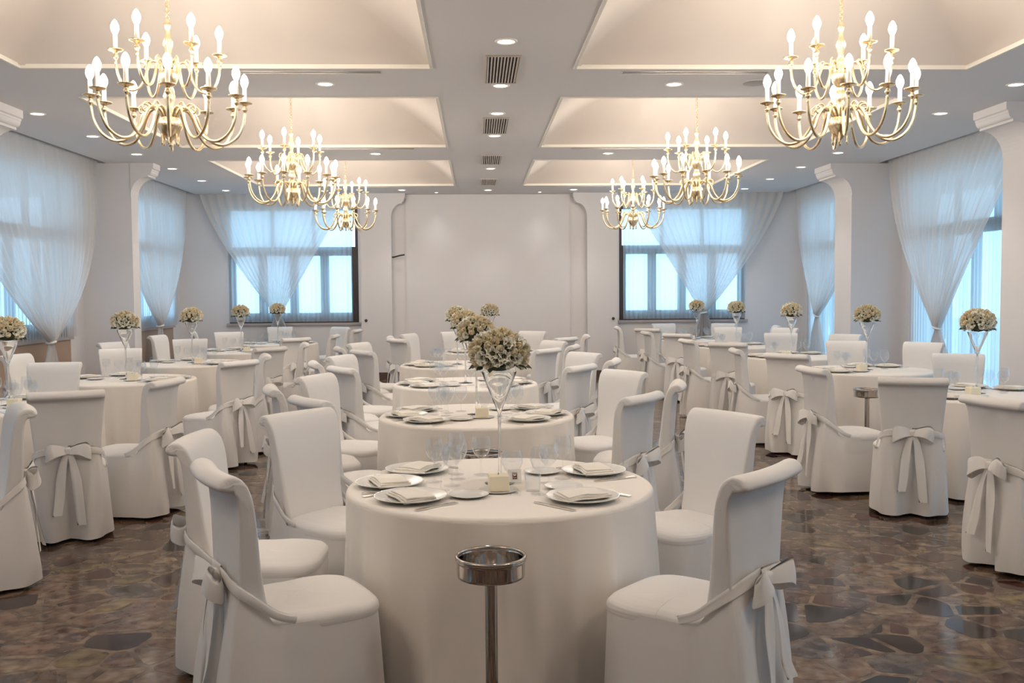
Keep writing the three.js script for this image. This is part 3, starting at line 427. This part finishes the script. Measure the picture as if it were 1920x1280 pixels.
const wineG = lathe([[0.0001, 0.0015], [0.036, 0.001], [0.037, 0.003], [0.012, 0.007], [0.0045, 0.014], [0.0036, 0.05], [0.0036, 0.085], [0.008, 0.095], [0.028, 0.115], [0.039, 0.145], [0.039, 0.165], [0.033, 0.198], [0.032, 0.198], [0.038, 0.165], [0.038, 0.145], [0.027, 0.117], [0.006, 0.099], [0.0001, 0.098]], 22);
const waterG = lathe([[0.0001, 0.0015], [0.037, 0.001], [0.038, 0.003], [0.012, 0.007], [0.0045, 0.014], [0.0036, 0.045], [0.0036, 0.065], [0.009, 0.075], [0.033, 0.10], [0.045, 0.13], [0.044, 0.152], [0.038, 0.178], [0.037, 0.178], [0.043, 0.152], [0.044, 0.13], [0.032, 0.102], [0.007, 0.08], [0.0001, 0.079]], 22);
const vaseBowl = lathe([[0.0001, 0.305], [0.006, 0.31], [0.016, 0.335], [0.036, 0.385], [0.060, 0.445], [0.078, 0.495], [0.074, 0.495], [0.056, 0.445], [0.032, 0.387], [0.012, 0.342], [0.0001, 0.33]].map(([r, y]) => [r, y]), 28), vaseStem = lathe([[0.0001, 0.012], [0.012, 0.012], [0.008, 0.03], [0.0065, 0.12], [0.0065, 0.24], [0.008, 0.29], [0.007, 0.308], [0.0001, 0.308]], 14), vaseFoot = lathe([[0.0001, 0.0], [0.065, 0.0], [0.067, 0.003], [0.03, 0.008], [0.012, 0.013], [0.0001, 0.013]], 28);

// flowers
function petal(w, h, cup, curl) { return grid(4, 4, (u, v) => { const s = (u - 0.5) * 2, ww = w * Math.sin(Math.PI * (0.18 + 0.66 * v)) ** 0.8; return [s * ww, h * v - 0.1 * h * s * s * v, cup * (s * s * 0.9) * (0.3 + v) - 0 + curl * v * v]; }, w, h); }
function roseGeom() { const l = []; const rings = [[5, 0.004, 0.030, 0.015, -0.10, 0.002], [5, 0.009, 0.030, 0.019, -0.30, 0.005], [6, 0.013, 0.029, 0.022, -0.62, 0.009], [6, 0.015, 0.028, 0.024, -1.0, 0.012]]; rings.forEach(([n, r, h, w, tilt, curl], k) => { for (let i = 0; i < n; i++) { const g = petal(w * 0.72, h, 0.008, -curl); g.rotateX(-tilt * -1); g.translate(0, 0, r); g.rotateY((i + k * 0.5) / n * 6.283 + k); l.push(g); } }); const c = new THREE.SphereGeometry(0.010, 8, 6); c.scale(1, 1.35, 1); c.translate(0, 0.014, 0); l.push(c); return merge(l); }
function lisiGeom() { const l = []; for (let i = 0; i < 6; i++) { const g = petal(0.017, 0.032, 0.007, -0.004); g.rotateX(0.55); g.translate(0, 0, 0.008); g.rotateY(i / 6 * 6.283); l.push(g); } for (let i = 0; i < 5; i++) { const g = petal(0.013, 0.026, 0.006, 0); g.rotateX(0.25); g.translate(0, 0.002, 0.007); g.rotateY((i + 0.5) / 5 * 6.283); l.push(g); } return merge(l); }
const roseG = roseGeom(), lisiG = lisiGeom(), eyeG = new THREE.SphereGeometry(0.0065, 8, 6).translate(0, 0.010, 0);
const leafG = grid(4, 6, (u, v) => { const s = (u - 0.5) * 2, w = 0.015 * Math.sin(Math.PI * Math.min(1, v * 0.98 + 0.02)); return [s * w, 0.012 * v - 0.016 * v * v + 0.003 * s * s, 0.050 * v]; });
const mossG = new THREE.SphereGeometry(1, 20, 14).scale(0.104, 0.078, 0.104);
const bouquetProto = () => {
  const g = new THREE.Group(); mesh('moss_core', mossG, M.moss, g); const pts = []; const N = 58;
  for (let i = 0; i < N; i++) { const y = 1 - (i + 0.5) / N * 1.52, r = Math.sqrt(Math.max(0, 1 - y * y)), a = i * 2.39996 + rr(-0.12, 0.12); pts.push([r * Math.cos(a), y, r * Math.sin(a)]); }
  pts.forEach(([x, y, z], i) => {
    const n = V(x / 0.135, y / 0.106, z / 0.135).normalize(), low = y < 0.12, isR = low ? rnd() < 0.35 : rnd() < 0.88; const s = rr(0.92, 1.16) * (isR ? 1.12 : 1.02);
    const f = mesh('flower', isR ? roseG : lisiG, isR ? (rnd() < 0.3 ? M.roseWarm : M.rose) : M.lisi, g); f.position.set(x * 0.106, y * 0.080, z * 0.106); f.quaternion.setFromUnitVectors(V(0, 1, 0), n); f.rotateY(rr(0, 6)); f.scale.setScalar(s); if (!isR) mesh('flower_centre', eyeG, M.eye, f);
  });
  for (let i = 0; i < 20; i++) { const a = i / 20 * 6.283 + rr(-0.1, 0.1), low = i % 3 !== 2, y = low ? rr(-0.062, -0.045) : rr(-0.02, 0.03); const l = mesh('leaf', leafG, M.leaf, g); l.position.set(Math.cos(a) * 0.095, y, Math.sin(a) * 0.095); l.rotation.set(0, Math.PI / 2 - a, 0); l.rotateX(low ? 0.25 : -0.5); l.rotateZ(rr(-0.6, 0.6)); l.scale.setScalar(low ? rr(0.8, 1.1) : rr(0.6, 0.8)); }
  return g;
};
const bq = [bouquetProto(), bouquetProto(), bouquetProto()];
const sprigG = merge([0, 1, 2, 3].map((i) => leafG.clone().scale(0.4, 0.6, 0.42).rotateY(i * 1.3)));
const candleG = new RoundedBoxGeometry(0.085, 0.066, 0.085, 3, 0.006).translate(0, 0.033, 0), saucerG = lathe([[0.0001, 0], [0.07, 0], [0.085, 0.006], [0.084, 0.008], [0.068, 0.003], [0.0001, 0.003]], 30), tumblerG = lathe([[0.0001, 0.002], [0.03, 0.002], [0.036, 0.075], [0.0345, 0.075], [0.029, 0.008], [0.0001, 0.008]], 22);

// ---------------------------------------------------------------- tables: [x, depth, name, vase height offset, chairs [x, d, yaw, place word]]
const six = ['near left', 'left', 'far left', 'far right', 'near right', 'right'];
const tables = [
  ['front centre table', 0.10, 4.2, [[-0.66, 3.56, 62, 'near left'], [-0.93, 4.18, 92, 'left'], [-0.69, 4.82, 128, 'far left'], [0.97, 4.60, -122, 'far right'], [0.70, 3.54, -48, 'near right']]],
  ['second centre table', 0.0, 6.6, [[-0.66, 5.90, 55], [-0.98, 6.47, 74], [-0.82, 7.06, 112], [0.80, 7.12, -124], [0.70, 5.88, -54], [0.98, 6.48, -76]]],
  ['third centre table', -0.10, 8.9, [[-0.86, 8.16, 58], [-1.08, 8.74, 76], [-0.94, 9.32, 112], [0.72, 9.34, -124], [0.62, 8.12, -56], [0.89, 8.72, -74]]],
  ['fourth centre table', -0.22, 11.25, [[-0.97, 10.48, 56], [-1.18, 11.06, 76], [-1.04, 11.66, 114], [0.59, 11.68, -122], [0.53, 10.48, -54], [0.76, 11.06, -74]]],
  ['farthest centre table', 0.20, 13.7, [[-0.80, 12.98, 55], [-0.90, 13.60, 85], [-0.72, 14.22, 112], [0.72, 14.60, -150], [0.95, 13.0, -48], [1.14, 13.58, -84], [-0.20, 14.66, 155, 'far middle']]],
  ['nearest left table', -3.60, 7.5, [[-2.74, 6.50, -22, 'near right'], [-2.55, 7.08, -80, 'right'], [-3.80, 8.58, 172, 'far'], [-4.38, 8.10, 128, 'far left']]],
  ['second left table', -3.50, 9.7, [[-2.44, 9.04, -60, 'near right'], [-2.55, 9.72, -104, 'far right'], [-3.95, 10.76, 162, 'far'], [-4.50, 10.10, 100, 'left']]],
  ['third left table', -3.50, 11.95, [[-2.60, 11.28, -52, 'near right'], [-2.54, 11.95, -100, 'far right'], [-4.35, 12.40, 118, 'left'], [-3.82, 12.98, 162, 'far']]],
  ['fourth left table', -3.47, 14.3, [[-2.72, 13.58, -45, 'near right'], [-2.50, 14.35, -88, 'right'], [-3.88, 15.32, 160, 'far'], [-4.45, 14.55, 100, 'left']]],
  ['farthest left table', -3.37, 16.45, [[-3.55, 17.42, 172, 'far'], [-2.72, 17.16, -138, 'far right'], [-2.42, 16.35, -84, 'right'], [-4.30, 16.20, 75, 'left']]],
  ['nearest right table', 4.03, 7.55, [[3.13, 6.80, 20, 'near left'], [2.98, 7.52, 84, 'left'], [4.42, 8.56, -158, 'far'], [4.95, 8.05, -118, 'far right']]],
  ['second right table', 4.10, 9.9, [[3.20, 9.32, 45, 'near left'], [3.12, 9.95, 96, 'left'], [4.86, 10.56, -130, 'far right'], [4.32, 10.92, -166, 'far']]],
  ['third right table', 4.03, 12.1, [[3.10, 11.42, 28, 'near left'], [3.00, 12.05, 82, 'left'], [4.80, 12.74, -130, 'far right'], [4.24, 13.10, -166, 'far']]],
  ['fourth right table', 3.95, 14.4, [[3.08, 13.82, 40, 'near left'], [2.98, 14.48, 86, 'left'], [4.72, 15.05, -130, 'far right'], [4.12, 15.42, -170, 'far']]],
  ['farthest right table', 3.83, 16.5, [[3.05, 15.90, 35, 'near left'], [2.88, 16.56, 96, 'left'], [3.60, 17.42, 168, 'far'], [4.36, 17.26, -148, 'far right'], [4.74, 16.40, -82, 'right']]],
];
chair(-2.80, 5.28, -122, 'white covered chair cut by the left picture edge, facing left');
chair(3.20, 5.34, 76, 'white covered chair cut by the right picture edge, facing right');
tables.forEach(([tn, tx, td, seats], ti) => {
  const t = thing('round_table', `round table under a floor-length ivory cloth, the ${tn}`, 'table', [tx, 0, -td], 0, 'round banquet tables');
  const c = mesh('tablecloth', cloths[ti % 4], M.cloth, t); c.rotation.y = ti * 1.7; mesh('tabletop', topG, M.wood, t); mesh('pedestal', pedG, M.wood, t); mesh('base', baseG, M.wood, t);
  const put = (n, g, m, x, d, y, rot, label, cat, grp) => single(n, g, m, label, cat, [x, y, -d], rot, grp);
  const Y = TH + 0.001;
  const angs = seats.map(([x, d]) => Math.atan2(d - td, x - tx));
  seats.forEach(([x, d, yaw, word], i) => {
    const w = word || six[i], lab = `${w} side of the ${tn}`;
    chair(x, d, yaw, `white slipcovered chair with a bow, ${lab}`, tx, td);
    const a = angs[i], R = (r, da = 0) => [tx + Math.cos(a + da) * r, td + Math.sin(a + da) * r], rot = a - Math.PI / 2;   // local +z towards the guest... plate frame
    const [px, pd] = R(0.485); put('dinner_plate', plateG, M.porcelain, px, pd, Y, 0, `white dinner plate, ${lab}`, 'plate', 'dinner plates');
    put('napkin', naps[(i + ti) % 3], M.napkin, px, pd, Y + 0.009, rot + rr(-0.5, 0.5), `folded ivory napkin on the plate, ${lab}`, 'napkin', 'folded napkins');
    const gapL = Math.min(...angs.filter((_, k) => k !== i).map((b) => { let q = (b - a) % 6.2832; if (q < 0) q += 6.2832; return q; }));
    const tang = (r, off) => [tx + Math.cos(a) * r - Math.sin(a) * off, td + Math.sin(a) * r + Math.cos(a) * off];
    const [fx, fd] = tang(0.49, 0.175), [kx, kd] = tang(0.49, -0.175);
    put('fork', forkG, M.silver, fx, fd, Y + 0.001, rot + Math.PI, `silver fork beside the plate, ${lab}`, 'fork', 'forks'); put('knife', knifeG, M.silver, kx, kd, Y + 0.001, rot + Math.PI, `silver knife beside the plate, ${lab}`, 'knife', 'knives');
    const [gx, gd] = R(0.295, -0.17), [hx, hd] = R(0.215, -0.52);
    put('wine_glass', wineG, M.glass, gx, gd, Y, 0, `clear wine glass, ${lab}`, 'glass', 'wine glasses'); put('water_goblet', waterG, M.glass, hx, hd, Y, 0, `wide water goblet, ${lab}`, 'glass', 'water goblets');
    if (gapL > 0.8) { const [sx, sd] = R(0.30, 0.40); put('side_plate', sideG, M.porcelain, sx, sd, Y, 0, `small white side plate, ${lab}`, 'plate', 'side plates'); }
    if (ti === 0 && (i === 0 || i === 4)) put('herb_sprig', sprigG, M.leaf, px + 0.02, pd + 0.02, Y + 0.03, 0.4, `green herb sprig on the napkin, ${lab}`, 'sprig', 'herb sprigs');
  });
  const v = thing('trumpet_vase', `tall clear trumpet vase on the ${tn}`, 'vase', [tx, Y, -td], 0, 'trumpet vases'); mesh('bowl', vaseBowl, M.vase, v); mesh('stem', vaseStem, M.vase, v); mesh('foot', vaseFoot, M.vase, v);
  const b = bq[ti % 3].clone(); b.name = numbered('flower_ball'); b.position.set(tx, Y + 0.575, -td); b.rotation.y = ti * 1.1 + 0.4; scene.add(b); tag(b, `ball of ivory roses and lisianthus above the ${tn}`, 'flowers', 'flower balls');
  if (ti === 0 || ti > 4 || ti === 1) {
    const [cx, cd] = ti === 0 ? [tx - 0.01, td - 0.16] : [tx + 0.12 * (ti < 10 ? 1 : -1) * (ti === 1 ? 0.3 : 1), td - 0.17];
    put('small_saucer', saucerG, M.porcelain, cx, cd, Y, 0, `small white saucer under the ivory candle on the ${tn}`, 'saucer', 'candle saucers');
    const k = thing('square_candle', `square ivory candle block on the ${tn}`, 'candle', [cx, Y + 0.003, -cd], 0.08, 'square candles'); mesh('block', candleG, M.ivory, k); mesh('wick', lathe([[0.0001, 0.064], [0.0015, 0.064], [0.0015, 0.074], [0.0001, 0.075]], 6), M.dark, k);
  }
  if (ti === 0) {
    put('tumbler', tumblerG, M.glass, 0.235, 4.02, Y, 0, 'small ribbed glass tumbler beside the candle on the front centre table', 'glass');
    const k = thing('place_card', 'small white tent card with a dark emblem, front centre table', 'card', [0.165, Y, -4.22], 0.1);
    const cg = merge([new THREE.BoxGeometry(0.06, 0.06, 0.001).rotateX(-0.35).translate(0, 0.029, 0.010), new THREE.BoxGeometry(0.06, 0.06, 0.001).rotateX(0.35).translate(0, 0.029, -0.010)]); mesh('card', cg, M.paper, k);
    const cv = document.createElement('canvas'); cv.width = 96; cv.height = 96; const cx = cv.getContext('2d'); cx.fillStyle = '#e9e2d8'; cx.fillRect(0, 0, 96, 96); cx.fillStyle = '#5a2a26'; cx.fillRect(18, 12, 60, 72); cx.fillStyle = '#e9e2d8'; cx.beginPath(); cx.moveTo(26, 20); cx.lineTo(48, 40); cx.lineTo(70, 20); cx.lineTo(60, 48); cx.lineTo(36, 48); cx.fill(); cx.fillRect(28, 66, 40, 5);
    const tex = new THREE.CanvasTexture(cv); tex.colorSpace = THREE.SRGBColorSpace; mesh('emblem', new THREE.PlaneGeometry(0.034, 0.04).rotateX(-0.35).translate(0, 0.030, 0.0112), new THREE.MeshStandardMaterial({ map: tex, roughness: 0.7 }), k);
  }
});

// ---------------------------------------------------------------- wine bucket stands
const cupG = lathe([[0.0001, 0.600], [0.10, 0.600], [0.118, 0.606], [0.120, 0.615], [0.120, 0.655], [0.124, 0.662], [0.126, 0.670], [0.122, 0.677], [0.114, 0.675], [0.112, 0.66], [0.112, 0.616], [0.10, 0.610], [0.0001, 0.610]], 48);
const rimG = new THREE.TorusGeometry(0.120, 0.007, 10, 48).rotateX(Math.PI / 2).translate(0, 0.674, 0), poleG = lathe([[0.0001, 0.012], [0.022, 0.012], [0.022, 0.585], [0.03, 0.592], [0.03, 0.600], [0.0001, 0.600]], 24), footG = lathe([[0.0001, 0], [0.15, 0], [0.152, 0.006], [0.14, 0.013], [0.05, 0.018], [0.024, 0.03], [0.0001, 0.03]], 36);
for (const [x, d, q] of [[0.045, 3.32, 'before the front centre table'], [0.03, 5.5, 'between the first two centre tables'], [3.62, 8.72, 'before the second right table'], [3.72, 6.45, 'before the nearest right table']]) {
  const t = thing('bucket_stand', `polished metal wine bucket stand ${q}`, 'stand', [x, 0, -d], 0, 'wine bucket stands'); mesh('holder', cupG, M.chrome, t); mesh('rim', rimG, M.chrome, t); mesh('pole', poleG, M.chrome, t); mesh('base', footG, M.chrome, t);
}

renderer.render(scene, camera);
